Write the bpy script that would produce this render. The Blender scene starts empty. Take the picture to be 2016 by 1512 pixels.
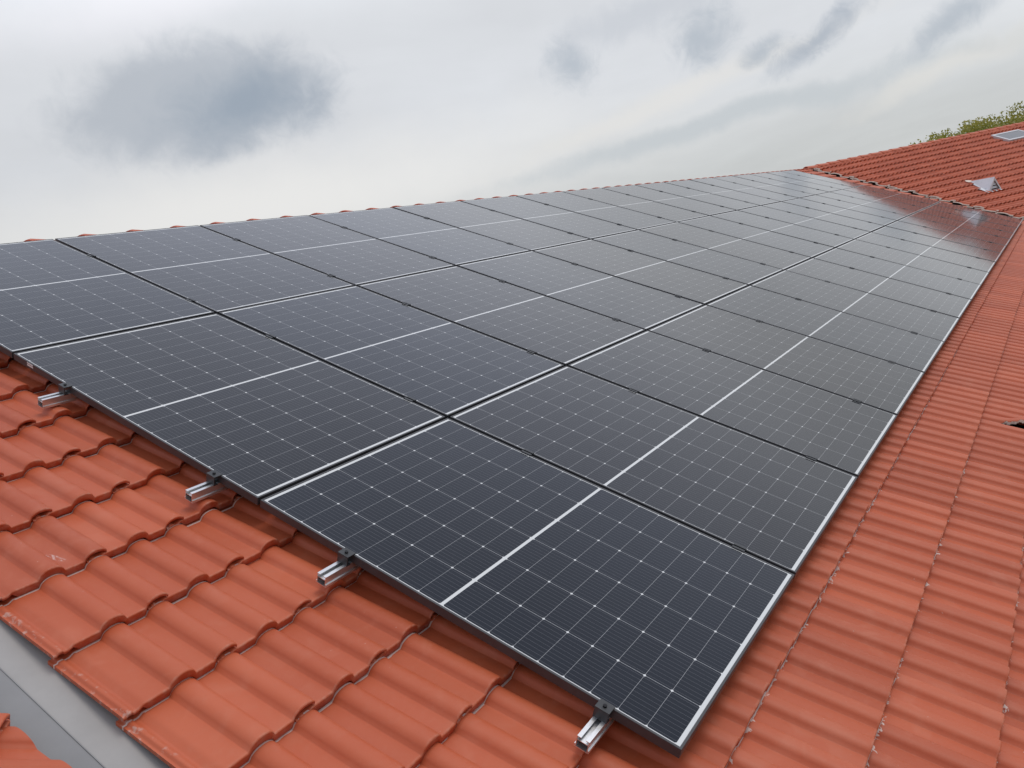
import bpy, bmesh, math, random
import numpy as np
from mathutils import Matrix, Vector

random.seed(7); RNG = np.random.default_rng(7)
S = bpy.context.scene
COL = S.collection
R = math.radians
TH = R(26.0)                       # roof pitch
Z0 = 6.45                          # height of the array's upper near corner
ORG = Vector((0, 0, Z0))

# ------------------------------------------------------------------ camera
cd = bpy.data.cameras.new('camera'); cam = bpy.data.objects.new('camera', cd); COL.objects.link(cam)
cd.sensor_width = 36; cd.lens = 28.513; cd.clip_start = 0.05; cd.clip_end = 3000
X = Vector((0.5519843194601739, -0.8048797147811971, -0.21790354701983944))
Y = Vector((0.2364258829774254, -0.0995289110485299, 0.9665385650473749))
Z = Vector((-0.7996349873088554, -0.5850321705677668, 0.13535599902602793))
CAM = ORG + Vector((-1.78904211, -5.68166885, -0.89695244))
cam.matrix_world = Matrix(((X.x, Y.x, Z.x, CAM.x), (X.y, Y.y, Z.y, CAM.y), (X.z, Y.z, Z.z, CAM.z), (0, 0, 0, 1)))
S.camera = cam
S.view_settings.view_transform = 'Standard'; S.view_settings.look = 'None'
S.view_settings.exposure = 0.0; S.view_settings.gamma = 1.0; S.view_settings.use_curve_mapping = False

# ------------------------------------------------------------------ node helper
class G:
    def __init__(s, tree): s.t = tree; s.n = tree.nodes; s.l = tree.links
    def new(s, typ, **kw):
        n = s.n.new(typ)
        for k, v in kw.items(): setattr(n, k, v)
        return n
    def put(s, sock, v):
        if isinstance(v, bpy.types.NodeSocket): s.l.new(v, sock)
        elif v is not None: sock.default_value = v
    def m(s, op, a, b=None, c=None, clamp=False):
        n = s.new('ShaderNodeMath', operation=op, use_clamp=clamp)
        s.put(n.inputs[0], a)
        if b is not None: s.put(n.inputs[1], b)
        if c is not None: s.put(n.inputs[2], c)
        return n.outputs[0]
    def v(s, op, a, b=None):
        n = s.new('ShaderNodeVectorMath', operation=op); s.put(n.inputs[0], a)
        if b is not None: s.put(n.inputs[1], b)
        return n.outputs['Value'] if op in ('DOT_PRODUCT', 'LENGTH') else n.outputs[0]
    def mix(s, f, a, b):
        n = s.new('ShaderNodeMix', data_type='RGBA'); s.put(n.inputs[0], f)
        s.put(n.inputs[6], a if isinstance(a, bpy.types.NodeSocket) else (*a, 1)); s.put(n.inputs[7], b if isinstance(b, bpy.types.NodeSocket) else (*b, 1))
        return n.outputs[2]
    def step(s, x, lo, hi, a=0.0, b=1.0):
        n = s.new('ShaderNodeMapRange', interpolation_type='SMOOTHSTEP'); s.put(n.inputs[0], x)
        for i, q in enumerate((lo, hi, a, b)): s.put(n.inputs[i + 1], q)
        return n.outputs[0]
    def noise(s, vec, scale, detail=3, rough=.5, dist=0.0):
        n = s.new('ShaderNodeTexNoise'); s.put(n.inputs['Vector'], vec)
        n.inputs['Scale'].default_value = scale; n.inputs['Detail'].default_value = detail
        n.inputs['Roughness'].default_value = rough; n.inputs['Distortion'].default_value = dist
        return n.outputs[0]
    def sep(s, vec):
        n = s.new('ShaderNodeSeparateXYZ'); s.put(n.inputs[0], vec); return n.outputs
    def comb(s, x, y, z):
        n = s.new('ShaderNodeCombineXYZ')
        for i, q in enumerate((x, y, z)): s.put(n.inputs[i], q)
        return n.outputs[0]

# ------------------------------------------------------------------ world: overcast sky with cloud banks
SUN_EL, SUN_AZ = R(65), R(-45)    # direction towards the sun (azimuth from +x)
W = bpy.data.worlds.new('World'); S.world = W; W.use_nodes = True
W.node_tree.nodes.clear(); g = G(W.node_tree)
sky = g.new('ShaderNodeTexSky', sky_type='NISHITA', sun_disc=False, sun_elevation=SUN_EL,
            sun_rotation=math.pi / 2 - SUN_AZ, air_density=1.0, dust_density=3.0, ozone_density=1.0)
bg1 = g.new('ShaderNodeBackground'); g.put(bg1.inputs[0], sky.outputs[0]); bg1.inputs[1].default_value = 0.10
D = g.v('NORMALIZE', g.new('ShaderNodeTexCoord').outputs['Generated'])
dx, dy, dz = g.sep(D)[:3]
el = g.m('MAXIMUM', dz, 0.0)
den = g.m('ADD', el, 0.12)
plane = g.comb(g.m('DIVIDE', dx, den), g.m('DIVIDE', dy, den), 0.0)      # a cloud deck seen in perspective
n1 = g.noise(plane, 0.42, 5, .52, .6)
n2 = g.noise(plane, 1.5, 6, .58, .4)
n3 = g.noise(D, 26.0, 5, .6, .5)
n4 = g.noise(D, 7.0, 4, .55, .3)
n5 = g.noise(D, 60.0, 4, .6, .3)
n6 = g.noise(D, 34.0, 6, .66, .8)
hor = g.mix(g.step(dz, 0.03, 0.20), (.61, .63, .632), (.742, .760, .79))
hor = g.mix(g.step(dz, .30, .6), hor, (.64, .68, .80))
lum = g.m('ADD', g.m('MULTIPLY', g.m('SUBTRACT', n1, .5), .34), g.m('MULTIPLY', g.m('SUBTRACT', n2, .5), .13))
lum = g.m('ADD', lum, g.m('MULTIPLY', g.m('SUBTRACT', n4, .5), .10))
lum = g.m('ADD', 1.0, lum)
col = g.new('ShaderNodeVectorMath', operation='SCALE'); g.put(col.inputs[0], hor); g.put(col.inputs['Scale'], lum)
col = col.outputs[0]
wt = g.new('ShaderNodeTexNoise'); g.put(wt.inputs['Vector'], D); wt.inputs['Scale'].default_value = 11.0; wt.inputs['Detail'].default_value = 5; wt.inputs['Roughness'].default_value = .56
wv = g.new('ShaderNodeVectorMath', operation='SCALE'); g.put(wv.inputs[0], g.v('SUBTRACT', wt.outputs['Color'], (.5, .5, .5))); wv.inputs['Scale'].default_value = .042
DW = g.v('ADD', D, wv.outputs[0])                    # wind-torn edges
def cloud(col, c, sx, sy, rot, colour, amount, soft=.75, ns=.55, nn=None):
    """a bank of cloud in direction c, sx by sy radians, turned by rot"""
    c = Vector(c).normalized(); r = c.cross(Vector((0, 0, 1))).normalized(); u = r.cross(c).normalized()
    a = r * math.cos(rot) + u * math.sin(rot); b = u * math.cos(rot) - r * math.sin(rot)
    p = g.m('DIVIDE', g.v('DOT_PRODUCT', DW, tuple(a)), sx); q = g.m('DIVIDE', g.v('DOT_PRODUCT', DW, tuple(b)), sy)
    d = g.m('SQRT', g.m('ADD', g.m('MULTIPLY', p, p), g.m('MULTIPLY', q, q)))
    w = g.m('ADD', g.m('MULTIPLY', g.m('SUBTRACT', nn or n3, .5), ns), g.m('MULTIPLY', g.m('SUBTRACT', n5, .5), ns * .22))
    d = g.m('ADD', d, w)
    f = g.m('MULTIPLY', g.step(d, 1.0, 1.0 - soft), g.step(g.v('DOT_PRODUCT', D, tuple(c)), 0, .3))
    return g.mix(g.m('MULTIPLY', f, amount), col, colour)
RO = R(-11.5)
col = cloud(col, (.60, .80, .130), .72, .100, R(1), (.90, .89, .87), .92, .95, .3, n4)
col = cloud(col, (.56, .77, .355), .22, .06, R(8), (.84, .84, .88), .8, .9, .9, n4)
col = cloud(col, (.92, .36, .152), .30, .020, R(8), (.80, .79, .77), .8, .9, .6)
col = cloud(col, (.9873, .09, .105), .16, .020, R(12), (.76, .75, .72), .7, .9, .6)
col = cloud(col, (.941, .3184, .112), .36, .019, R(2), (.56, .60, .63), .8, .8, .5)
col = cloud(col, (.595, .763, .2520), .176, .076, R(1), (.52, .555, .605), .95, .46, .5)
col = cloud(col, (.633, .733, .243), .138, .058, R(3), (.335, .395, .47), .88, .95, .6)
col = cloud(col, (.8664, .4524, .2114), .040, .042, R(35), (.46, .51, .57), .80, .95, 1.05, n6)
col = cloud(col, (.9266, .3169, .2046), .050, .052, R(-30), (.45, .50, .56), .80, .95, 1.05, n6)
col = cloud(col, (.895, .37, .245), .16, .035, R(4), (.57, .60, .65), .6, .9, .9)
col = cloud(col, (.964, .205, .170), .092, .024, R(26), (.40, .45, .52), .80, .95, 1.05, n6)
col = cloud(col, (.949, .262, .172), .045, .018, R(20), (.45, .50, .56), .80, .95, 1.05, n6)
col = cloud(col, (.986, .085, .146), .09, .024, R(28), (.45, .50, .56), .80, .95, 1.05, n6)
up = g.m('ADD', 1.0, g.m('MULTIPLY', g.step(dz, .27, .44), .38))       # overcast sky brighter higher up, raised further to lighten the panels' reflections
up = g.m('MULTIPLY', up, g.step(dz, .50, .74, 1.0, .84))               # dimmed overhead, so the near panels reflect less light
up = g.m('MULTIPLY', up, g.m('ADD', 1.0, g.m('MULTIPLY', g.m('MULTIPLY', dy, g.step(dz, .3, .5)), .24)))     # added brightness on the left, for reflections in the left panels
up = g.m('MULTIPLY', up, g.m('ADD', 1.0, g.m('MULTIPLY', g.m('SUBTRACT', g.m('MINIMUM', dx, .85), .85), .17)))   # sky dimmed behind the view, to shade the tile rolls' near sides
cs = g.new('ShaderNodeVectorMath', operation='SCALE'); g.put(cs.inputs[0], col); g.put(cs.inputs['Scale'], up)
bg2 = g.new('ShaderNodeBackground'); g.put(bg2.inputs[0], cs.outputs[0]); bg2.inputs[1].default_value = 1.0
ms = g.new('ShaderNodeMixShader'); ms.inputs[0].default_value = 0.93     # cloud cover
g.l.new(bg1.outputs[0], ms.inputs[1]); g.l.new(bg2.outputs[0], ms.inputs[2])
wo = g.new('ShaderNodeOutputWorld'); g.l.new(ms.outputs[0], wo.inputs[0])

# ------------------------------------------------------------------ sun behind the cloud
sd = bpy.data.lights.new('sun', 'SUN'); sd.energy = 1.02; sd.angle = R(25); sd.color = (1, .955, .89)
sun = bpy.data.objects.new('sun', sd); COL.objects.link(sun)
sv = Vector((math.cos(SUN_EL) * math.cos(SUN_AZ), math.cos(SUN_EL) * math.sin(SUN_AZ), math.sin(SUN_EL)))
sun.rotation_euler = sv.to_track_quat('Z', 'Y').to_euler()

# ------------------------------------------------------------------ materials
def mat(name, base=(.5, .5, .5), rough=.5, metal=0.0, spec=.5):
    m = bpy.data.materials.new(name); m.use_nodes = True
    b = m.node_tree.nodes['Principled BSDF']; gg = G(m.node_tree)
    b.inputs['Roughness'].default_value = rough; b.inputs['Metallic'].default_value = metal
    b.inputs['Specular IOR Level'].default_value = spec
    b.inputs['Base Color'].default_value = (*base, 1)
    return m, gg, b
def noisy(name, base, rough=.5, metal=0.0, amt=.15, scale=8.0, spec=.5, bump=0.0):
    m, gg, b = mat(name, base, rough, metal, spec)
    o = gg.new('ShaderNodeTexCoord').outputs['Object']
    n = gg.noise(o, scale, 4, .6); n2 = gg.noise(o, scale * 7, 3, .6)
    f = gg.m('ADD', gg.m('MULTIPLY', n, .7), gg.m('MULTIPLY', n2, .3))
    gg.put(b.inputs['Base Color'], gg.mix(gg.step(f, .3, .7), tuple(c * (1 - amt) for c in base), tuple(min(1, c * (1 + amt)) for c in base)))
    gg.put(b.inputs['Roughness'], gg.m('ADD', rough - .06, gg.m('MULTIPLY', n2, .12)))
    if bump:
        bp = gg.new('ShaderNodeBump'); bp.inputs['Strength'].default_value = bump; bp.inputs['Distance'].default_value = .004
        gg.put(bp.inputs['Height'], n2); gg.put(b.inputs['Normal'], bp.outputs[0])
    return m

L = 0.336          # tile gauge
PITCH = 0.30       # tile cover width
def tile_material(dust):
    m, gg, b = mat('terracotta_tile' + ('_dusty' if dust else ''), rough=.5, spec=.44)
    tc = gg.new('ShaderNodeTexCoord').outputs['Object']
    at = gg.new('ShaderNodeAttribute', attribute_name='tile').outputs['Vector']
    tx, ty, tr = gg.sep(at)[:3]
    n = gg.noise(tc, 2.2, 4, .6); n2 = gg.noise(tc, 38, 4, .62); n3 = gg.noise(tc, 260, 2, .5)
    c = gg.mix(gg.step(n, .3, .7), (.515, .104, .039), (.560, .127, .052))
    c = gg.mix(gg.m('MULTIPLY', tr, .85), c, (.415, .079, .028))
    c = gg.mix(gg.m('MULTIPLY', gg.step(n2, .45, .8), .25), c, (.52, .165, .095))
    c = gg.mix(gg.m('MULTIPLY', gg.step(n3, .62, .8), .22), c, (.30, .07, .035))
    bl = gg.noise(tc, 5.5, 3, .55, .8)
    c = gg.mix(gg.m('MULTIPLY', gg.step(bl, .52, .72), .16), c, (.62, .24, .15))       # pale bloom
    # grey bloom along the lower edge and the bare ribs
    edge = gg.m('MULTIPLY', gg.step(ty, .010, .0), gg.step(n2, .40, .70))
    c = gg.mix(gg.m('MULTIPLY', edge, .35), c, (.62, .36, .27))
    rib = gg.m('MULTIPLY', gg.step(tx, .034, .016), gg.step(n2, .52, .66))
    c = gg.mix(gg.m('MULTIPLY', rib, .55), c, (.60, .42, .36))
    # sparse pale specks and scuffs
    sp = gg.noise(tc, 55, 2, .5)
    c = gg.mix(gg.m('MULTIPLY', gg.step(sp, .765, .80), .45), c, (.66, .45, .38))
    if dust:
        big = gg.noise(tc, 1.1, 2, .5); ch = gg.noise(tc, 21, 4, .68, 1.2); ln = gg.noise(tc, 9, 2, .5)
        ux, uy, uz = gg.sep(tc)[:3]
        dl = gg.m('SUBTRACT', L, ty)                            # distance from the foot of the course above
        right = gg.m('MULTIPLY', gg.step(uy, -5.0, -5.2), gg.step(ux, 6.5, 2.0))   # heavy where the cutting was done
        thr = gg.m('MULTIPLY', gg.step(ch, .50, .72), gg.m('ADD', gg.m('MULTIPLY', right, .019), .0005))
        pan = gg.m('MULTIPLY', gg.step(ln, .40, .5), .0030)
        mp = gg.m('MULTIPLY', gg.m('GREATER_THAN', tx, .062), gg.m('LESS_THAN', tx, .136))
        mp = gg.m('MAXIMUM', mp, gg.m('MULTIPLY', gg.m('GREATER_THAN', tx, .230), gg.m('LESS_THAN', tx, .286)))
        pan = gg.m('MULTIPLY', pan, mp)
        thr = gg.m('MAXIMUM', thr, gg.m('MULTIPLY', pan, gg.m('SUBTRACT', 1.0, gg.m('MULTIPLY', right, .4))))
        dm = gg.m('MULTIPLY', gg.m('LESS_THAN', dl, thr), gg.m('GREATER_THAN', dl, -.006))
        dm = gg.m('MULTIPLY', dm, gg.step(ux, 11.0, 6.0))
        c = gg.mix(gg.m('MULTIPLY', dm, .82), c, (.74, .64, .58))
        # the white scuff on one tile near the verge
        q = gg.v('SUBTRACT', tc, (-.60, -3.17, -.10)); qx, qy, qz = gg.sep(q)[:3]
        qx = gg.m('ADD', qx, gg.m('MULTIPLY', qy, .3))
        dd = gg.m('ADD', gg.m('POWER', gg.m('DIVIDE', qx, .016), 2), gg.m('POWER', gg.m('DIVIDE', qy, .055), 2))
        sc = gg.m('MULTIPLY', gg.step(dd, 1.0, .2), gg.step(gg.noise(gg.v('MULTIPLY', tc, (1, .25, 1)), 160, 3, .6), .42, .68))
        c = gg.mix(gg.m('MULTIPLY', sc, .6), c, (.75, .66, .62))
    gg.put(b.inputs['Base Color'], c)
    gg.put(b.inputs['Roughness'], gg.m('ADD', .46, gg.m('MULTIPLY', n2, .16)))
    bp = gg.new('ShaderNodeBump'); bp.inputs['Strength'].default_value = .12; bp.inputs['Distance'].default_value = .002
    gg.put(bp.inputs['Height'], gg.m('ADD', n2, gg.m('MULTIPLY', n3, .6))); gg.put(b.inputs['Normal'], bp.outputs[0])
    return m
M_TILE = tile_material(False); M_TILED = tile_material(True)
M_CUT = noisy('cut_tile_face', (.80, .66, .56), .85, amt=.25, scale=20)
M_RIDGE = noisy('ridge_tile', (.53, .118, .050), .5, amt=.10, scale=5, bump=.1)
M_DECK = noisy('roof_felt', (.030, .023, .020), .9, amt=.3)
M_ZINC = noisy('zinc_sheet', (.375, .360, .345), .6, .05, amt=.06, scale=3, bump=.03)
M_ZINC2 = noisy('zinc_sheet_shaded', (.265, .262, .262), .6, .05, amt=.06, scale=3, bump=.03)  # darker copy of the zinc: shade of the turned-away sheet in the colour
M_HOOD = noisy('galvanised_hood', (.66, .68, .71), .45, .1, amt=.08, scale=4)
M_FRAME = noisy('black_anodised', (.044, .044, .048), .45, 0.0, amt=.2, scale=6, spec=.6)
M_CLAMP = noisy('black_clamp', (.034, .036, .039), .42, 0.0, amt=.2, scale=30)
M_BOLT = noisy('bolt_steel', (.02, .02, .022), .35, .6)
M_ALU = noisy('mill_aluminium', (.76, .76, .765), .34, .85, amt=.06, scale=18)
M_WALL = noisy('render_wall', (.62, .58, .52), .9, amt=.08, scale=2)
M_GROUND = noisy('lawn', (.055, .075, .028), .95, amt=.4, scale=.25)
M_WFRAME = noisy('window_frame_grey', (.55, .56, .58), .4, .2, amt=.05)
M_WGLASS, _g, _b = mat('window_glass', (.06, .06, .065), .10, 0, .6)
M_STICK, gg, b = mat('sticker_paper', (.75, .74, .73), .6)
_o = gg.sep(gg.new('ShaderNodeTexCoord').outputs['Object'])
_bar = gg.m('MULTIPLY', gg.m('LESS_THAN', gg.m('ABSOLUTE', gg.m('ADD', _o[2], .011)), .0022),
            gg.m('GREATER_THAN', gg.noise(gg.comb(gg.m('MULTIPLY', _o[1], 1.0), 0.0, 0.0), 420, 1, .4), .45))
gg.put(b.inputs['Base Color'], gg.mix(_bar, (.72, .71, .70), (.12, .12, .13)))
M_BARK = noisy('bark', (.10, .075, .05), .9, amt=.3, scale=4)

# panel sizes
PU, PV = 1.154, 1.7288
PW, PH, PT, LIP = 1.1352, 1.7138, 0.032, 0.0085
def glass_material():
    m, gg, b = mat('solar_glass', rough=.075)
    uv = gg.new('ShaderNodeUVMap').outputs[0]
    px, py = gg.sep(uv)[:2]
    cw, gw, chh, gh, mid = .1836, .0016, .0912, .0010, .0125
    rnd = gg.new('ShaderNodeObjectInfo').outputs['Random']
    nu = 6 * (cw + gw) - gw; nv = 9 * (chh + gh) - gh
    xx = gg.m('SUBTRACT', px, (PW - nu) / 2)
    fx = gg.m('MODULO', gg.m('ADD', xx, (cw + gw) * 4), cw + gw)
    dxx = gg.m('ABSOLUTE', gg.m('SUBTRACT', fx, cw / 2))
    yy = gg.m('SUBTRACT', gg.m('ABSOLUTE', gg.m('SUBTRACT', py, PH / 2)), mid / 2)
    fy = gg.m('MODULO', gg.m('ADD', yy, (chh + gh) * 4), chh + gh)
    dyy = gg.m('ABSOLUTE', gg.m('SUBTRACT', fy, chh / 2))
    inx = gg.m('MULTIPLY', gg.m('GREATER_THAN', xx, 0), gg.m('LESS_THAN', xx, nu))
    iny = gg.m('MULTIPLY', gg.m('GREATER_THAN', yy, 0), gg.m('LESS_THAN', yy, nv))
    cell = gg.m('MULTIPLY', inx, iny)
    cell = gg.m('MULTIPLY', cell, gg.m('MULTIPLY', gg.m('LESS_THAN', dxx, cw / 2), gg.m('LESS_THAN', dyy, chh / 2)))
    cell = gg.m('MULTIPLY', cell, gg.m('LESS_THAN', gg.m('ADD', dxx, dyy), (cw + chh) / 2 - .0048))
    wf = gg.m('MODULO', fx, cw / 10)
    wire = gg.m('LESS_THAN', gg.m('ABSOLUTE', gg.m('SUBTRACT', wf, cw / 20)), .0006)
    tcw = gg.new('ShaderNodeTexCoord').outputs['Object']
    cid = gg.comb(gg.m('FLOOR', gg.m('DIVIDE', xx, cw + gw)), gg.m('FLOOR', gg.m('DIVIDE', gg.m('SUBTRACT', py, .02), chh + gh)), gg.m('MULTIPLY', rnd, 50.0))
    wn = gg.new('ShaderNodeTexWhiteNoise'); gg.put(wn.inputs[0], cid); cr = wn.outputs[0]
    cc = gg.mix(rnd, (.0022, .0028, .0080), (.0040, .0040, .0062))
    cc = gg.mix(gg.m('MULTIPLY', cr, .5), cc, (.0018, .0020, .0045))
    cc = gg.mix(gg.m('MULTIPLY', wire, .45), cc, (.20, .20, .215))
    inner = gg.m('MULTIPLY', inx, iny)
    dot = gg.m('GREATER_THAN', gg.m('ADD', dxx, dyy), (cw + chh) / 2 - .0044)
    back = gg.mix(gg.m('MULTIPLY', inner, gg.m('SUBTRACT', 1.0, dot)), (.70, .71, .70), (.40, .405, .41))   # gaps darker than the border strips: shade between cells painted in
    gg.put(b.inputs['Base Color'], gg.mix(cell, back, cc))
    # rain-dried dust on the glass and a faint unevenness of the pane
    n = gg.noise(tcw, 3.0, 4, .6); n2 = gg.noise(tcw, 45, 3, .6)
    gg.put(b.inputs['Roughness'], gg.m('ADD', .050, gg.m('ADD', gg.m('MULTIPLY', n, .03), gg.m('MULTIPLY', n2, .02))))
    bp = gg.new('ShaderNodeBump'); bp.inputs['Strength'].default_value = .015; bp.inputs['Distance'].default_value = .01
    gg.put(bp.inputs['Height'], gg.noise(tcw, 2.2, 1, .4)); gg.put(b.inputs['Normal'], bp.outputs[0])
    b.inputs['IOR'].default_value = 1.47
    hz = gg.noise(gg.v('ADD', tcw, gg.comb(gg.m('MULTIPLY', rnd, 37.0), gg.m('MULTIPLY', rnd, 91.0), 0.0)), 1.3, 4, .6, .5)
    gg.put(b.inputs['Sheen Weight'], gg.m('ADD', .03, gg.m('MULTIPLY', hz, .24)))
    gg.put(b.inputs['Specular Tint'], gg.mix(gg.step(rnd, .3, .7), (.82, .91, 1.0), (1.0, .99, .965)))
    b.inputs['Sheen Roughness'].default_value = .32; b.inputs['Sheen Tint'].default_value = (.92, .92, .92, 1)   # dust film as sheen, added to lighten the far panels at grazing angles
    return m
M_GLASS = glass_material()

# ------------------------------------------------------------------ mesh helpers
def mesh_np(name, V, F, mats, smooth=False, mi=None):
    me = bpy.data.meshes.new(name)
    V = np.asarray(V, np.float32); F = np.asarray(F, np.int32)
    me.vertices.add(len(V)); me.vertices.foreach_set('co', V.ravel())
    k = F.shape[1]
    me.loops.add(F.size); me.loops.foreach_set('vertex_index', F.ravel())
    me.polygons.add(len(F)); me.polygons.foreach_set('loop_start', np.arange(0, F.size, k, dtype=np.int32))
    me.polygons.foreach_set('loop_total', np.full(len(F), k, np.int32))
    if mi is not None: me.polygons.foreach_set('material_index', np.asarray(mi, np.int32))
    me.update(calc_edges=True); me.validate()
    me.polygons.foreach_set('use_smooth', np.full(len(me.polygons), smooth, bool))
    for m in (mats if isinstance(mats, (list, tuple)) else [mats]): me.materials.append(m)
    return me
class MB:
    """collects boxes and tubes for one mesh"""
    def __init__(s): s.V = []; s.F = []
    def box(s, x0, x1, y0, y1, z0, z1):
        b = len(s.V)
        s.V += [(x, y, z) for z in (z0, z1) for y in (y0, y1) for x in (x0, x1)]
        s.F += [tuple(b + i for i in f) for f in ((0, 2, 3, 1), (4, 5, 7, 6), (0, 1, 5, 4), (2, 6, 7, 3), (0, 4, 6, 2), (1, 3, 7, 5))]
        return s
    def poly(s, pts, faces):
        b = len(s.V); s.V += [tuple(p) for p in pts]; s.F += [tuple(b + i for i in f) for f in faces]; return s
    def cyl(s, c, r, z0, z1, n=12):
        b = len(s.V)
        for z in (z0, z1): s.V += [(c[0] + r * math.cos(2 * math.pi * i / n), c[1] + r * math.sin(2 * math.pi * i / n), z) for i in range(n)]
        s.F += [(b + i, b + (i + 1) % n, b + n + (i + 1) % n, b + n + i) for i in range(n)] + [tuple(range(b + n, b + 2 * n)), tuple(range(b + n - 1, b - 1, -1))]
        return s
    def tube(s, a, c, r0, r1, n=8):
        a, c = Vector(a), Vector(c); d = (c - a).normalized(); u = d.orthogonal().normalized(); w = d.cross(u); b = len(s.V)
        for p, r in ((a, r0), (c, r1)): s.V += [tuple(p + (u * math.cos(t) + w * math.sin(t)) * r) for t in [2 * math.pi * i / n for i in range(n)]]
        s.F += [(b + i, b + (i + 1) % n, b + n + (i + 1) % n, b + n + i) for i in range(n)] + [tuple(range(b + n, b + 2 * n)), tuple(range(b + n - 1, b - 1, -1))]
        return s
    def mesh(s, name, mats, bevel=0.0, smooth=False):
        me = bpy.data.meshes.new(name); me.from_pydata(s.V, [], s.F)
        if bevel:
            bm = bmesh.new(); bm.from_mesh(me)
            bmesh.ops.bevel(bm, geom=bm.edges[:], offset=bevel, segments=2, profile=.5, affect='EDGES', clamp_overlap=True)
            bm.to_mesh(me); bm.free()
        me.update()
        for p in me.polygons: p.use_smooth = smooth
        for m in (mats if isinstance(mats, (list, tuple)) else [mats]): me.materials.append(m)
        return me
WM = {}
def link(name, data, world, parent=None):
    o = bpy.data.objects.new(name, data); COL.objects.link(o); WM[o.name] = world
    if parent is not None:
        o.parent = parent; o.matrix_basis = WM[parent.name].inverted() @ world
    else: o.matrix_basis = world
    return o
def tag(o, label=None, cat=None, group=None, kind=None):
    for k, v in (('label', label), ('category', cat), ('group', group), ('kind', kind)):
        if v: o[k] = v
    return o
def T(x, y, z): return Matrix.Translation((x, y, z))

# roof frames: local x along the ridge, y up the slope, z out of the roof
F1 = Matrix.Translation(ORG) @ Matrix.Rotation(TH, 4, 'X')
UJ, SJ, HJ = 22.4, -0.3, -0.105
PHI = R(35)
J = F1 @ Vector((UJ, -SJ, HJ))
F2 = Matrix.Translation(J) @ Matrix.Rotation(-PHI, 4, 'Z') @ Matrix.Rotation(TH, 4, 'X')
P3 = F1 @ Vector((-1.035, -3.745, -.10))
F3 = Matrix.Translation(P3) @ Matrix.Rotation(R(45), 4, 'Z') @ Matrix.Rotation(TH, 4, 'X')

# ------------------------------------------------------------------ roof tiles
def profile(x):
    z = 0.0
    for c in (.183, .333):
        d = abs(x - c) / .0435
        if d < 1: z = max(z, .0270 * (1 - d ** 2.3) ** .62)
    if x < .058: z = -.009 + (.006 if .012 < x < .028 else 0) + .009 * max(0, (x - .046) / .012)
    return z
def tile_template(nx='hi'):
    if nx == 'hi':
        xs = [0, .004, .010, .013, .020, .027, .031, .044, .058, .075, .11, .136]
        xs += list(np.linspace(.1395, .2265, 13)) + [.232, .26, .285] + list(np.linspace(.2895, .369, 12))
    else:
        xs = [0, .03, .058, .10, .1395, .150, .166, .183, .200, .216, .2265, .258, .2895, .300, .316, .333, .35, .369]
    xs = np.array(xs); z = np.array([profile(x) for x in xs]); n = len(xs)
    t = .034
    rows = []
    ys = [L + .035, L * .62, L * .25, .012, .0045, .0012, 0.0] if nx == 'hi' else [L + .03, L * .5, .008, 0.0]
    dip = {.0045: .0006, .0012: .0020, 0.0: .0048} if nx == 'hi' else {0.0: .002}
    for y in ys: rows.append((y, z + t * (1 - y / L) - dip.get(y, 0)))
    ntop = len(rows)
    thick = np.where(xs > .29, .013, np.where(xs < .06, .012, .029)) 
    zf = z + t
    rows.append((0.0, zf - .0048)); rows.append((.001, zf - thick)); rows.append((.05, zf - thick - .001))
    V = []; A = []
    for y, zz in rows:
        for i in range(n): V.append((xs[i], y, zz[i])); A.append((xs[i], y, 0))
    Fq = []
    for r in range(ntop - 1):
        for i in range(n - 1): Fq.append((r * n + i, (r + 1) * n + i, (r + 1) * n + i + 1, r * n + i + 1))
    for r in (ntop, ntop + 1):
        for i in range(n - 1): Fq.append((r * n + i, (r + 1) * n + i, (r + 1) * n + i + 1, r * n + i + 1))
    # right-hand side wall
    b = len(V)
    for r in range(ntop): V.append(V[r * n + n - 1]); A.append((.369, V[-1][1], 0))
    for r in range(ntop): p = V[r * n + n - 1]; V.append((p[0] - .001, p[1], p[2] - .013)); A.append((.369, p[1], 0))
    for r in range(ntop - 1): Fq.append((b + r, b + r + 1, b + ntop + r + 1, b + ntop + r))
    # left-hand side wall
    b = len(V)
    for r in range(ntop): V.append(V[r * n]); A.append((0, V[-1][1], 0))
    for r in range(ntop): p = V[r * n]; V.append((p[0], p[1], p[2] - .013)); A.append((0, p[1], 0))
    for r in range(ntop - 1): Fq.append((b + ntop + r, b + ntop + r + 1, b + r + 1, b + r))
    Fq = [tuple(reversed(f)) for f in Fq] 
    return np.array(V), np.array(Fq), np.array(A)
TPL = {k: tile_template(k) for k in ('hi', 'lo')}
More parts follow.
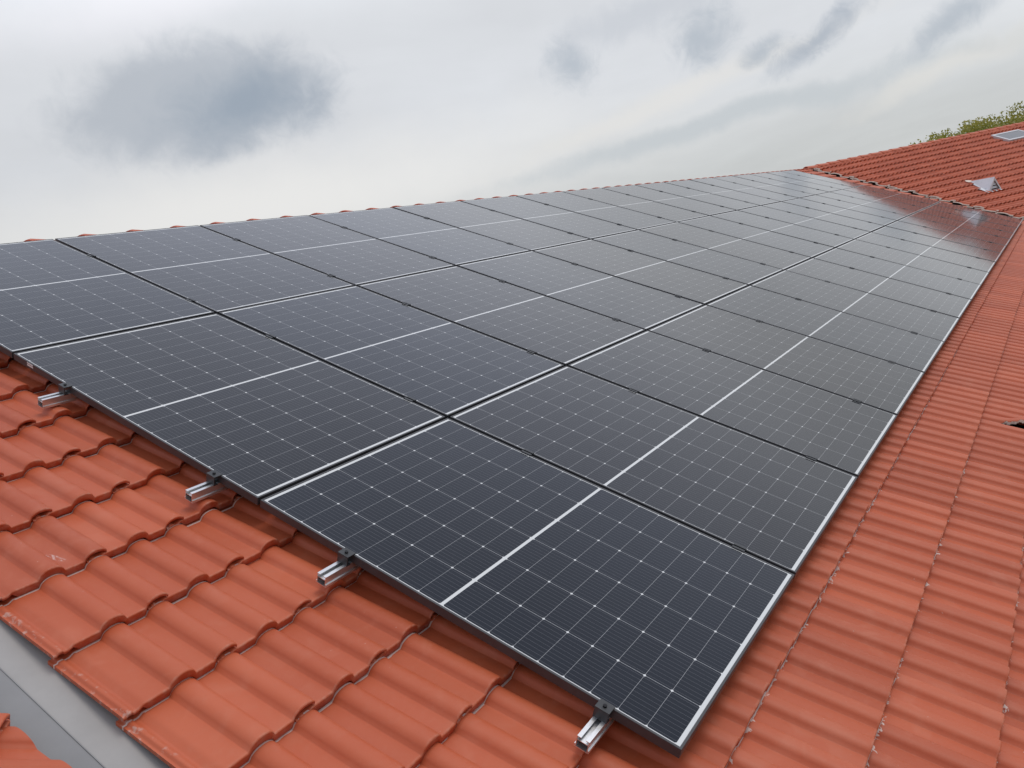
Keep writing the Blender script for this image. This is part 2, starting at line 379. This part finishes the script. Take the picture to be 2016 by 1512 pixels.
def tile_sheet(name, cells, base, material, res='hi', cuts=(), jitter=1.0, relief=1.0):
    """one mesh of tiles; cells = (x, y) of each tile's front left corner in the roof frame"""
    V0, F0, A0 = TPL[res]; N = len(cells); nv = len(V0)
    V0 = V0 * np.array([1, 1, relief]); V = np.repeat(V0[None], N, 0); A = np.repeat(A0[None], N, 0).astype(np.float32)
    c = np.array(cells)
    dz = RNG.normal(0, .0010, N) * jitter; dyj = RNG.normal(0, .0014, N) * jitter; tl = RNG.normal(0, .004, N) * jitter; tw = RNG.normal(0, .003, N) * jitter
    V[:, :, 2] += (base + dz)[:, None] + tl[:, None] * (V0[None, :, 0] - .18) + tw[:, None] * V0[None, :, 1]
    V[:, :, 0] += c[:, 0][:, None]; V[:, :, 1] += (c[:, 1] + dyj)[:, None]
    A[:, :, 2] = RNG.random(N)[:, None]
    F = (F0[None] + (np.arange(N) * nv)[:, None, None]).reshape(-1, 4)
    me = mesh_np(name, V.reshape(-1, 3), F, [material, M_CUT], True)
    at = me.attributes.new('tile', 'FLOAT_VECTOR', 'POINT'); at.data.foreach_set('vector', A.reshape(-1, 3).ravel())
    if cuts:
        bm = bmesh.new(); bm.from_mesh(me)
        for co, no, lip in cuts:
            r = bmesh.ops.bisect_plane(bm, geom=bm.verts[:] + bm.edges[:] + bm.faces[:], dist=1e-5, plane_co=co, plane_no=no, clear_outer=True)
            if lip:
                ed = [e for e in r['geom_cut'] if isinstance(e, bmesh.types.BMEdge) and len(e.link_faces) == 1]
                top = [e for e in ed if abs(e.link_faces[0].normal.z) > .25 and e.calc_length() > 1e-4]
                x = bmesh.ops.extrude_edge_only(bm, edges=top)
                nvv = [v for v in x['geom'] if isinstance(v, bmesh.types.BMVert)]
                off = Vector(no).normalized() * .012
                for v in nvv: v.co += off; v.co.z -= .026
                for f in x['geom']:
                    if isinstance(f, bmesh.types.BMFace): f.material_index = 1; f.smooth = False
        bm.to_mesh(me); bm.free()
    return me
BASE = -.139
UV0 = -.84
def s_edge(k): return 5.28 + .336 * k        # front edge of course k
courses = [k for k in range(-17, 12)]
HOLE_K, HOLE_I = 2, 17
cells = []
for k in courses:
    s = s_edge(k)
    if s < -.12: continue
    for i in range(0, 80):
        u = UV0 + PITCH * i
        if u > UJ - .283 * (s - L - SJ) + .3: continue
        if .6 < u < 18.9 and .55 < s - L and s < 4.75: continue     # nothing of these shows under the array
        if (k, i) == (HOLE_K, HOLE_I): continue
        cells.append((u, -s))
vdir = Vector((-.283, -1.0, 0)).normalized(); vn = Vector((1.0, -.283, 0)).normalized()
roof_near = tile_sheet('roof', cells, BASE, M_TILED, 'hi', [(Vector((UJ - .26, -SJ, 0)), vn, True), (Vector((0, .295, 0)), Vector((0, 1, 0)), False)])
E_near = tag(link('tiled_house', None, T(10, -4, 0)), 'long tiled house wing with red double roll roof carrying the solar array', 'house')
o_roof = link('roof', roof_near, F1, E_near)

# wing beyond the valley
cells2 = []
V2n = (F2.inverted().to_3x3() @ (F1.to_3x3() @ vn)); V2c = F2.inverted() @ (F1 @ Vector((UJ + .015, -SJ, HJ)))
for k in range(0, 27):
    yf = -(.30 + .328 * k)
    for i in range(-30, 34):
        x = PITCH * i + .06
        P = Vector((x + .18, yf + .16, 0))
        if (P - V2c).dot(V2n) < -.45: continue
        cells2.append((x, yf))
roof_far = tile_sheet('roof', cells2, .006, M_TILE, 'lo', [(V2c, -V2n, True), (Vector((0, -.005, 0)), Vector((0, 1, 0)), False)], relief=1.25)
E_far = tag(link('tiled_house', None, F2 @ T(4, -4, 0) @ Matrix.Identity(4)), 'red tiled house wing beyond the valley, with a roof window and metal vent hood', 'house')
WM[E_far.name] = T(*(F2 @ Vector((4, -4, -6)))); E_far.matrix_basis = WM[E_far.name]
o_roof2 = link('roof', roof_far, F2, E_far)

# neighbouring roof corner below the camera
cells3 = []
cut3n = F3.inverted().to_3x3() @ (F1.to_3x3() @ Vector((1, 0, 0))); cut3c = F3.inverted() @ (F1 @ Vector((-1.028, -3.8, -.1)))
for k in range(-4, 9):
    for i in range(-6, 7):
        x = PITCH * i - .352; yf = -L * k
        P = Vector((x + .18, yf + .16, 0))
        if (P - cut3c).dot(cut3n) > .4 or x > 1.4 or x < -1.6: continue
        cells3.append((x, yf))
roof_cor = tile_sheet('roof', cells3, -.048, M_TILE, 'hi', [(cut3c, cut3n, False)])
E_cor = tag(link('tiled_house', None, T(*(F3 @ Vector((0, 1, -5))))), 'rounded red tile ends of a neighbouring roof beside the grey gutter', 'house')
o_roof3 = link('roof', roof_cor, F3, E_cor)

# felt, gutters and the sheet-metal valley
def slab(x0, x1, y0, y1, z, t=.03): return MB().box(x0, x1, y0, y1, z - t, z)
def sheet(pts, t=.02):
    n = len(pts); b = [(p[0], p[1], p[2] - t) for p in pts]
    f = [tuple(range(n)), tuple(range(2 * n - 1, n - 1, -1))] + [(i, n + i, n + (i + 1) % n, (i + 1) % n) for i in range(n)]
    return MB().poly(list(pts) + b, f)
def vu(s, off): return UJ - .283 * (s - SJ) + off
link('roof_deck', sheet([(-.80, .3, -.175), (-.80, -9.15, -.175), (vu(9.15, -.1), -9.15, -.175), (vu(-.3, -.1), .3, -.175)]).mesh('roof_deck', M_DECK), F1, E_near)
link('roof_back', sheet([(-.84, 0, 0), (22.4, 0, 0), (22.4 + 2.6, 8.2, 0), (-.84, 8.2, 0)]).mesh('roof_back', M_RIDGE),
     F1 @ T(0, .3, -.125) @ Matrix.Rotation(-2 * TH, 4, 'X'), E_near)
vg = MB()
vg.poly([(vu(-.3, -.28), .3, -.168), (vu(9.1, -.28), -9.1, -.168), (vu(9.1, .03), -9.1, -.172), (vu(-.3, .03), .3, -.172)], [(0, 1, 2, 3)])
link('valley_gutter', vg.mesh('valley_gutter', M_ZINC), F1, E_near)
sg = MB()                           # flat gutter along the verge, folded once
sg.box(-.934, -.77, -9.1, .3, -.176, -.166)
link('verge_gutter', sg.mesh('verge_gutter', M_ZINC), F1, E_near)
sg2 = MB().poly([(-.936, .3, -.162), (-.936, -9.1, -.162), (-1.34, -9.1, -.205), (-1.34, .3, -.205), (-.942, .3, -.175), (-.942, -9.1, -.175)], [(0, 3, 2, 1), (0, 1, 5, 4)])
sg2.box(-.9372, -.9342, -9.1, .3, -.175, -.1600)
link('gutter_upstand', sg2.mesh('gutter_upstand', M_ZINC2), F1, E_near)
dk2 = [V2c + Vector((0, 0, 0))]
link('roof_deck', sheet([(.12, 0, -.05), (.12 - 4.2 * .315 * 0 + 0, 0, -.05), (7.5, 0, -.05), (7.5, -8.8, -.05), (-2.55, -8.8, -.05)][1:]).mesh('roof_deck', M_DECK), F2, E_far)
link('roof_back', sheet([(0, 0, 0), (9.9, 0, 0), (9.9, 8.2, 0), (1.5, 8.2, 0)]).mesh('roof_back', M_RIDGE), F2 @ T(0, 0, -.03) @ Matrix.Rotation(-2 * TH, 4, 'X'), E_far)
link('roof_deck', sheet([(-1.5, 1.2, -.10), (-1.5, -2.4, -.10), (.2, -2.0, -.10), (1.5, 1.2, -.10)]).mesh('roof_deck', M_DECK), F3, E_cor)

# ridge caps: each overlaps the next, its near end proud
def ridge_mesh(name, x0, x1, step, z, drop, taper):
    V, F = [], []; x = x0; n = 11
    while x < x1:
        for xx, r, zz in ((x, .118, z), (x + .02, .122, z + .004), (x + step + .05, taper, z - drop)):
            for i in range(n):
                a = math.pi * i / (n - 1)
                V.append((xx + random.uniform(-.0008, .0008), r * math.cos(a) * 1.05, zz - .085 + (r - .118) * .3 + .085 * math.sin(a) ** .8))
        b = len(V) - 3 * n
        for k in range(2):
            for i in range(n - 1): F.append((b + k * n + i, b + (k + 1) * n + i, b + (k + 1) * n + i + 1, b + k * n + i + 1))
        b2 = len(V)
        for i in range(n): p = V[b + i]; V.append(p)
        for i in range(n): p = V[b + i]; V.append((p[0] + .002, p[1] * .86, (p[2] - z + .085) * .82 + z - .085))
        for i in range(n - 1): F.append((b2 + i, b2 + i + 1, b2 + n + i + 1, b2 + n + i))
        x += step
    return mesh_np(name, V, F, M_RIDGE, True)
R1 = Matrix.Translation(F1 @ Vector((0, .3, -.105)))
R2 = Matrix.Translation(J) @ Matrix.Rotation(-PHI, 4, 'Z')
link('ridge_cap', ridge_mesh('ridge_cap', -.800, 22.15,   .385, .018, .050, .100), R1, o_roof)
link('ridge_cap', ridge_mesh('ridge_cap', -.12, 9.6, .385, .080, .018, .113), R2, o_roof2)

# walls
def wall_from(F, pts, zt):
    P = [F @ Vector(p) for p in pts]; n = len(P)
    V = [(p.x, p.y, 0) for p in P] + [(p.x, p.y, p.z - zt) for p in P]
    return MB().poly(V, [(i, (i + 1) % n, n + (i + 1) % n, n + i) for i in range(n)])
link('wall', wall_from(F1, [(-.7, -8.6, -.2), (19.6, -8.6, -.2), (21.7, .0, -.2), (-.7, .0, -.2)], .06).mesh('wall', M_WALL), Matrix.Identity(4), E_near)
link('wall', wall_from(F2, [(-2.2, -8.4, -.1), (9.4, -8.4, -.1), (9.4, -.2, -.1), (.6, -.2, -.1)], .06).mesh('wall', M_WALL), Matrix.Identity(4), E_far)
link('wall', wall_from(F3, [(-1.4, -2.2, -.2), (-.2, -1.8, -.2), (.9, 1.0, -.2), (-1.4, 1.0, -.2)], .06).mesh('wall', M_WALL), Matrix.Identity(4), E_cor)

# broken tile with a cable hole at the right
def broken_tile():
    nx, ny = 74, 70
    xs = np.linspace(0, .369, nx); ys = np.linspace(0, L + .03, ny)
    bm = bmesh.new(); la = bm.verts.layers.float_vector.new('tile'); vv = {}
    for j, y in enumerate(ys):
        for i, x in enumerate(xs):
            v = bm.verts.new((x, y, profile(x) + .034 * (1 - y / L) + (.032 * math.exp(-((y - .08) / .09) ** 2 - ((x - .18) / .05) ** 2)))); v[la] = (x, y, .3); vv[i, j] = v
    def inside(x, y):       # a long ragged lens across the roll
        t = y / .315
        if not 0 <= t < 1: return False
        q = 1 - t; wob = .004 * math.sin(75 * y) + .003 * math.sin(170 * y + 1)
        return max(.010, .052 - .06 * q ** .5) + wob < x < .052 + .126 * q ** .36 + wob
    for j in range(ny - 1):
        for i in range(nx - 1):
            if inside(xs[i] + .0025, ys[j] + .0025): continue
            bm.faces.new((vv[i, j], vv[i + 1, j], vv[i + 1, j + 1], vv[i, j + 1]))
    bmesh.ops.delete(bm, geom=[v for v in bm.verts if not v.link_faces], context='VERTS')
    ed = [e for e in bm.edges if len(e.link_faces) == 1]
    x = bmesh.ops.extrude_edge_only(bm, edges=ed)
    for v in x['geom']:
        if isinstance(v, bmesh.types.BMVert): v.co.z -= .020
    for f in bm.faces: f.smooth = True
    for f in x['geom']:
        if isinstance(f, bmesh.types.BMFace):
            f.smooth = False
            c = f.calc_center_median()
            f.material_index = 1 if .05 < c.x < .33 and .004 < c.y < .3 and c.x > .006 else 0
    me = bpy.data.meshes.new('broken_tile'); bm.to_mesh(me); bm.free()
    me.materials.append(M_TILE); me.materials.append(M_CUT); return me
hb = F1 @ T(UV0 + PITCH * HOLE_I, -s_edge(HOLE_K), BASE)
bt = link('broken_tile', broken_tile(), hb, o_roof)
bt['label'] = 'tile with a jagged hole and pale broken rim'
link('cable_sleeve', MB().tube((.060, -.04, -.010), (.050, .035, -.042), .026, .026, 16).mesh('cable_sleeve', M_ZINC2, smooth=True), hb, E_near)

# ------------------------------------------------------------------ roof window and vent on the far wing
rw = F2 @ T(6.36, -1.17, .0)
fr = MB(); w_, h_ = 1.14, .64
fr.box(0, .075, 0, h_, -.02, .105).box(w_ - .075, w_, 0, h_, -.02, .105).box(.075, w_ - .075, 0, .075, -.02, .105).box(.075, w_ - .075, h_ - .075, h_, -.02, .105)
o_rw = link('roof_window', fr.mesh('roof_window', M_WFRAME, .006), rw, E_far)
link('pane', MB().box(.075, w_ - .075, .075, h_ - .075, .07, .097).mesh('pane', M_WGLASS), rw, o_rw)
link('flashing', MB().box(-.02, w_ + .05, -.12, -.003, -.012, .012).mesh('flashing', M_ZINC2), rw, o_rw)
# vent hood: a folded half pyramid, open down the slope
vt = F2 @ T(2.56, -3.85, .052)
hd = MB(); a_, hgt, dep = .225, .35, .74
Lx, Rx, Ap, Bk, BL, BR = (-a_, 0, 0), (a_, 0, 0), (0, .12, hgt - .03), (0, dep, .03), (-.05, dep - .02, .0), (.05, dep - .02, .0)
hd.poly([Lx, Ap, Bk, BL], [(0, 1, 2, 3)]); hd.poly([Rx, Ap, Bk, BR], [(0, 3, 2, 1)])
def inn(p, k=.80): return (p[0] * k, p[1] + .0, .03 + (p[2]) * k - .0)
i1, i2, i3 = (-a_ + .075, -.002, .035), (a_ - .075, -.002, .035), (0, .09, hgt - .105)
hd.poly([Lx, Rx, Ap, i1, i2, i3], [(0, 1, 4, 3), (1, 2, 5, 4), (2, 0, 3, 5)])
hd.poly([(-a_ - .05, -.05, .004), (a_ + .05, -.05, .004), (a_ + .04, .3, .012), (-a_ - .04, .3, .012)], [(0, 1, 2, 3)])
me = hd.mesh('roof_vent', M_HOOD)
o_v = link('roof_vent', me, vt, E_far)
link('back_plate', MB().poly([(-a_ + .03, .14, .0), (a_ - .03, .14, .0), (0, .17, hgt - .10)], [(0, 1, 2)]).mesh('back_plate', M_DECK), vt, o_v)
for z, hw, yo in ((.075, .115, .03), (.150, .070, .06)):
    link('louvre', MB().poly([(-hw, yo, z - .022), (hw, yo, z - .022), (hw * .86, yo + .04, z + .020), (-hw * .86, yo + .04, z + .020)], [(0, 1, 2, 3)]).mesh('louvre', M_HOOD), vt, o_v)
link('mortar_patch', MB().poly([(-.10, .70, .030), (.02, .68, .036), (.05, .78, .034), (-.04, .88, .024), (-.10, .80, .02)], [(0, 1, 2, 3, 4)]).mesh('mortar_patch', M_CUT), vt, o_v)

# ------------------------------------------------------------------ solar panels
def panel_meshes():
    f = MB(); w, h, t, l = PW, PH, PT, LIP
    f.box(0, l, -h, 0, -t, 0).box(w - l, w, -h, 0, -t, 0)
    f.box(l, w - l, -l, 0, -t, -.0000).box(l, w - l, -h, -h + l, -t, -.0000)
    me = bpy.data.meshes.new('frame')
    V = []; F = []
    # one continuous ring: outer wall, chamfered lip, inner wall, underside
    def ring(ins, z): return [(ins, -ins, z), (w - ins, -ins, z), (w - ins, -h + ins, z), (ins, -h + ins, z)]
    loops = [ring(0, -t), ring(0, -.0009), ring(.0009, 0), ring(l - .0006, 0), ring(l, -.0006), ring(l, -.004), ring(.002, -.005), ring(.002, -t + .002), ring(.026, -t + .002), ring(.026, -t)]
    for lp in loops: V += lp
    n = len(loops)
    for k in range(n):
        a, b = 4 * k, 4 * ((k + 1) % n)
        for i in range(4):
            F.append((a + i, b + i, b + (i + 1) % 4, a + (i + 1) % 4))
    F = [tuple(reversed(q)) for q in F]
    me.from_pydata(V, [], F); me.update(); me.materials.append(M_FRAME)
    bm = bmesh.new(); bm.from_mesh(me); bmesh.ops.recalc_face_normals(bm, faces=bm.faces[:]); bm.to_mesh(me); bm.free()
    gl = bpy.data.meshes.new('glass_pane')
    z = -.0018; i = .003
    gl.from_pydata([(i, -h + i, z), (w - i, -h + i, z), (w - i, -i, z), (i, -i, z), (i, -h + i, -.0045), (w - i, -h + i, -.0045), (w - i, -i, -.0045), (i, -i, -.0045)], [],
                   [(0, 1, 2, 3), (7, 6, 5, 4)])
    uvl = gl.uv_layers.new(name='UVMap')
    for lp in gl.loops: v = gl.vertices[lp.vertex_index].co; uvl.data[lp.index].uv = (v.x, -v.y)
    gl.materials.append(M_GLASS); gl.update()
    return me, gl
PF, PG = panel_meshes()
ORD = ['first', 'second', 'third', 'fourth', 'fifth', 'sixth', 'seventh', 'eighth', 'ninth', 'tenth', 'eleventh', 'twelfth', 'thirteenth', 'fourteenth', 'fifteenth', 'sixteenth', 'last']
ROWN = ['row along the ridge', 'middle row', 'lowest row']
NC = 17
for j in range(3):
    for i in range(NC):
        lab = 'black framed solar panel, %s from the near end of the %s' % (ORD[i], ROWN[j])
        if i == NC - 1: lab = 'black framed solar panel at the far valley end of the %s' % ROWN[j]
        if (i, j) == (0, 1): lab = 'black framed solar panel with small white sticker, near end of the middle row'
        jt = Matrix.Rotation(R(random.uniform(-.10, .10)), 4, 'X') @ Matrix.Rotation(R(random.uniform(-.085, .085)), 4, 'Y')
        c0 = T(PW / 2, -PH / 2, 0)
        mw = F1 @ T(i * PU + (PU - PW) / 2 + random.gauss(0, .0006), -(j * PV + (PV - PH) / 2) + random.gauss(0, .0006), 0) @ c0 @ jt @ c0.inverted()
        e = tag(link('solar_panel', None, mw), lab, 'solar panel', 'solar panels of the roof array')
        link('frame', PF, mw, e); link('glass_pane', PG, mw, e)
        if (i, j) == (0, 1):
            sm = MB().box(-.0008, -.0002, -.168, -.118, -.020, -.003)
            link('sticker', sm.mesh('sticker', M_STICK), mw, e)

# ------------------------------------------------------------------ rails with their clamps
def rail_mesh(length):
    m = MB(); t = .0028; w, h = .020, .040; x0, x1 = 0, length
    m.box(x0, x1, -w, -w + t, -h, 0); m.box(x0, x1, w - t, w, -h, 0)                       # side walls
    m.box(x0, x1, -w + t, w - t, -h, -h + t); m.box(x0, x1, -w + t, w - t, -.0145, -.0122)  # floor and shelf
    m.box(x0, x1, -w + t, -.0075, -.0026, -.0002); m.box(x0, x1, .0075, w - t, -.0026, -.0002)  # slot lips
    m.box(x0, x1, -w - .0035, -w, -.040, -.030); m.box(x0, x1, w, w + .0035, -.040, -.030)  # foot ribs
    return m.mesh('rail_profile', M_ALU)
RLEN = NC * PU + .23
RPLUG = MB().box(.030, .034, -.0172, .0172, -.0372, -.0145).mesh('shade_plug', M_BOLT)  # dark plug added inside the rail so its hollow end looks shaded
RM = rail_mesh(RLEN)
ecm = MB()
ecm.box(-.030, .0095, -.024, .024, .0008, .0048); ecm.box(-.030, -.0262, -.0235, .0235, -PT - .002, .0008); ecm.box(-.0262, -.012, -.0235, .0235, -PT - .002, -PT + .003)
EC = ecm.mesh('end_clamp', M_CLAMP, .0008)
EB = MB().cyl((-.012, 0), .0062, .0048, .0098, 14).cyl((-.012, 0), .0034, .0098, .0100, 6).mesh('bolt', M_BOLT)
mcm = MB(); mcm.box(-.0175, -.0052, -.026, .026, .0008, .0044); mcm.box(.0052, .0175, -.026, .026, .0008, .0044)
mcm.box(-.0052, .0052, -.026, .026, -.016, -.0125); mcm.box(-.0074, -.0052, -.0258, .0258, -.0125, .0008); mcm.box(.0052, .0074, -.0258, .0258, -.0125, .0008)
MC = mcm.mesh('mid_clamp', M_CLAMP)
HK = MB().box(-.03, .03, -.006, 0, -.075, -.0005).box(-.03, .03, 0, .12, -.075, -.069).mesh('roof_hook', M_ALU)
WHICH = ['upper', 'lower']
for j in range(3):
    for q, off in enumerate((.462, 1.485)):
        s = j * PV + off
        mw = F1 @ T(-.115, -s, -PT)
        lab = 'silver aluminium rail with black clamps, %s rail under the %s of panels' % (WHICH[q], ROWN[j].replace('row along the ridge', 'ridge row'))
        e = tag(link('mounting_rail', None, mw), lab, 'mounting rail', 'rails carrying the solar panels')
        rp = link('rail_profile', RM, mw, e); link('shade_plug', RPLUG, mw, rp)
        ec = link('end_clamp', EC, F1 @ T((PU - PW) / 2, -s, 0), e); link('bolt', EB, WM[ec.name], ec)
        m2 = F1 @ T(NC * PU - (PU - PW) / 2, -s, 0) @ Matrix.Rotation(math.pi, 4, 'Z')
        ec = link('end_clamp', EC, m2, e); link('bolt', EB, m2, ec)
        for i in range(1, NC): link('mid_clamp', MC, F1 @ T(i * PU, -s + random.gauss(0, .006), 0), e)
        for i in range(9): link('roof_hook', HK, F1 @ T(.9 + i * 2.2, -s - .0245, -PT), e)

# ------------------------------------------------------------------ ground and the tree behind the far wing
gm = MB().box(-300, 500, -400, 400, -1, 0)
tag(link('ground', gm.mesh('ground', M_GROUND), Matrix.Identity(4)), kind='structure')
def leaf_mat(name, c0, c1):
    m, gg, b = mat(name, rough=.6)
    r = gg.new('ShaderNodeAttribute', attribute_name='tint').outputs['Fac']
    gg.put(b.inputs['Base Color'], gg.mix(r, c0, c1))
    b.inputs['Transmission Weight'].default_value = 0.0
    tr = gg.new('ShaderNodeBsdfTranslucent'); gg.put(tr.inputs[0], gg.mix(r, tuple(c * 1.3 for c in c0), tuple(c * 1.3 for c in c1)))
    mx = gg.new('ShaderNodeMixShader'); mx.inputs[0].default_value = .35
    out = m.node_tree.nodes['Material Output']
    gg.l.new(b.outputs[0], mx.inputs[1]); gg.l.new(tr.outputs[0], mx.inputs[2]); gg.l.new(mx.outputs[0], out.inputs[0])
    return m
M_LEAF = leaf_mat('leaves', (.19, .205, .03), (.42, .37, .08))
def tree(base, top, rx, rz, label, n_leaf=190000, seed=3):
    rg = np.random.default_rng(seed); rnd = random.Random(seed)
    e = tag(link('broadleaf_tree', None, T(*base)), label, 'tree')
    trunk = MB(); b = Vector((0, 0, 0)); H = top - rz * 1.1
    trunk.tube((0, 0, 0), (.1, .05, H * .55), .30, .22, 12); trunk.tube((.1, .05, H * .55), (0, 0, H), .22, .15, 10)
    tips = []
    for k in range(30):
        a = rnd.uniform(0, 6.28); el = rnd.uniform(-.1, 1.3); r = rnd.uniform(.55, .95)
        p = Vector((math.cos(a) * math.cos(el) * rx * r, math.sin(a) * math.cos(el) * rx * r, top - rz + math.sin(el) * rz * r))
        st = Vector((0, 0, H * rnd.uniform(.6, 1.0))); md = st.lerp(p, .5) + Vector((0, 0, .3))
        trunk.tube(st, md, .09, .05, 6); trunk.tube(md, p, .05, .018, 5); tips.append(p)
        for q in range(4):
            d = Vector((rnd.gauss(0, 1), rnd.gauss(0, 1), rnd.gauss(.3, .8))).normalized() * rnd.uniform(.5, 1.3)
            trunk.tube(p, p + d * .5, .018, .006, 4); tips.append(p + d * .5)
    link('trunk', trunk.mesh('trunk', M_BARK, smooth=True), T(*base), e)
    tips = np.array([tuple(t) for t in tips]); N = n_leaf
    # leaf clumps through the whole crown, ragged at the edge
    nc = 2200; u = rg.normal(0, 1, (nc, 3)); u /= np.linalg.norm(u, axis=1)[:, None]; rr = .95 * rg.random((nc, 1)) ** .42
    cc = u * rr * np.array([rx, rx, rz]) * rg.normal(1, .035, (nc, 1)) + np.array([0, 0, top - rz]); cc = np.vstack([cc, tips[rg.random(len(tips)) < .35]])
    cc = cc[cc[:, 2] > top - 1.5 * rz]
    ci = rg.integers(0, len(cc), N); P = cc[ci] + np.clip(rg.normal(0, 1, (N, 3)), -1.7, 1.7) * np.array([.30, .30, .17])
    sz = rg.uniform(.04, .08, (N, 1))
    t1 = rg.normal(0, 1, (N, 3)); t1 /= np.linalg.norm(t1, axis=1)[:, None]
    t2 = np.cross(t1, rg.normal(0, 1, (N, 3))); t2 /= np.linalg.norm(t2, axis=1)[:, None]
    V = np.stack([P - t1 * sz, P + t2 * sz * .55, P + t1 * sz, P - t2 * sz * .55], 1).reshape(-1, 3)
    F = np.arange(N * 4).reshape(N, 4)
    me = mesh_np('crown', V, F, M_LEAF)
    tn = np.repeat(np.clip(rg.normal(.5, .25, N) + .25 * np.sin(P[:, 0] * 1.7 + P[:, 2] * 2.3), 0, 1), 4)
    at = me.attributes.new('tint', 'FLOAT', 'POINT'); at.data.foreach_set('value', tn.astype(np.float32))
    link('crown', me, T(*base), e)
tree((43.6, -2.7, 0), Z0 - 1.57 + 2.75, 6.6, 2.9, 'olive green tree crown rising behind the far roof ridge')
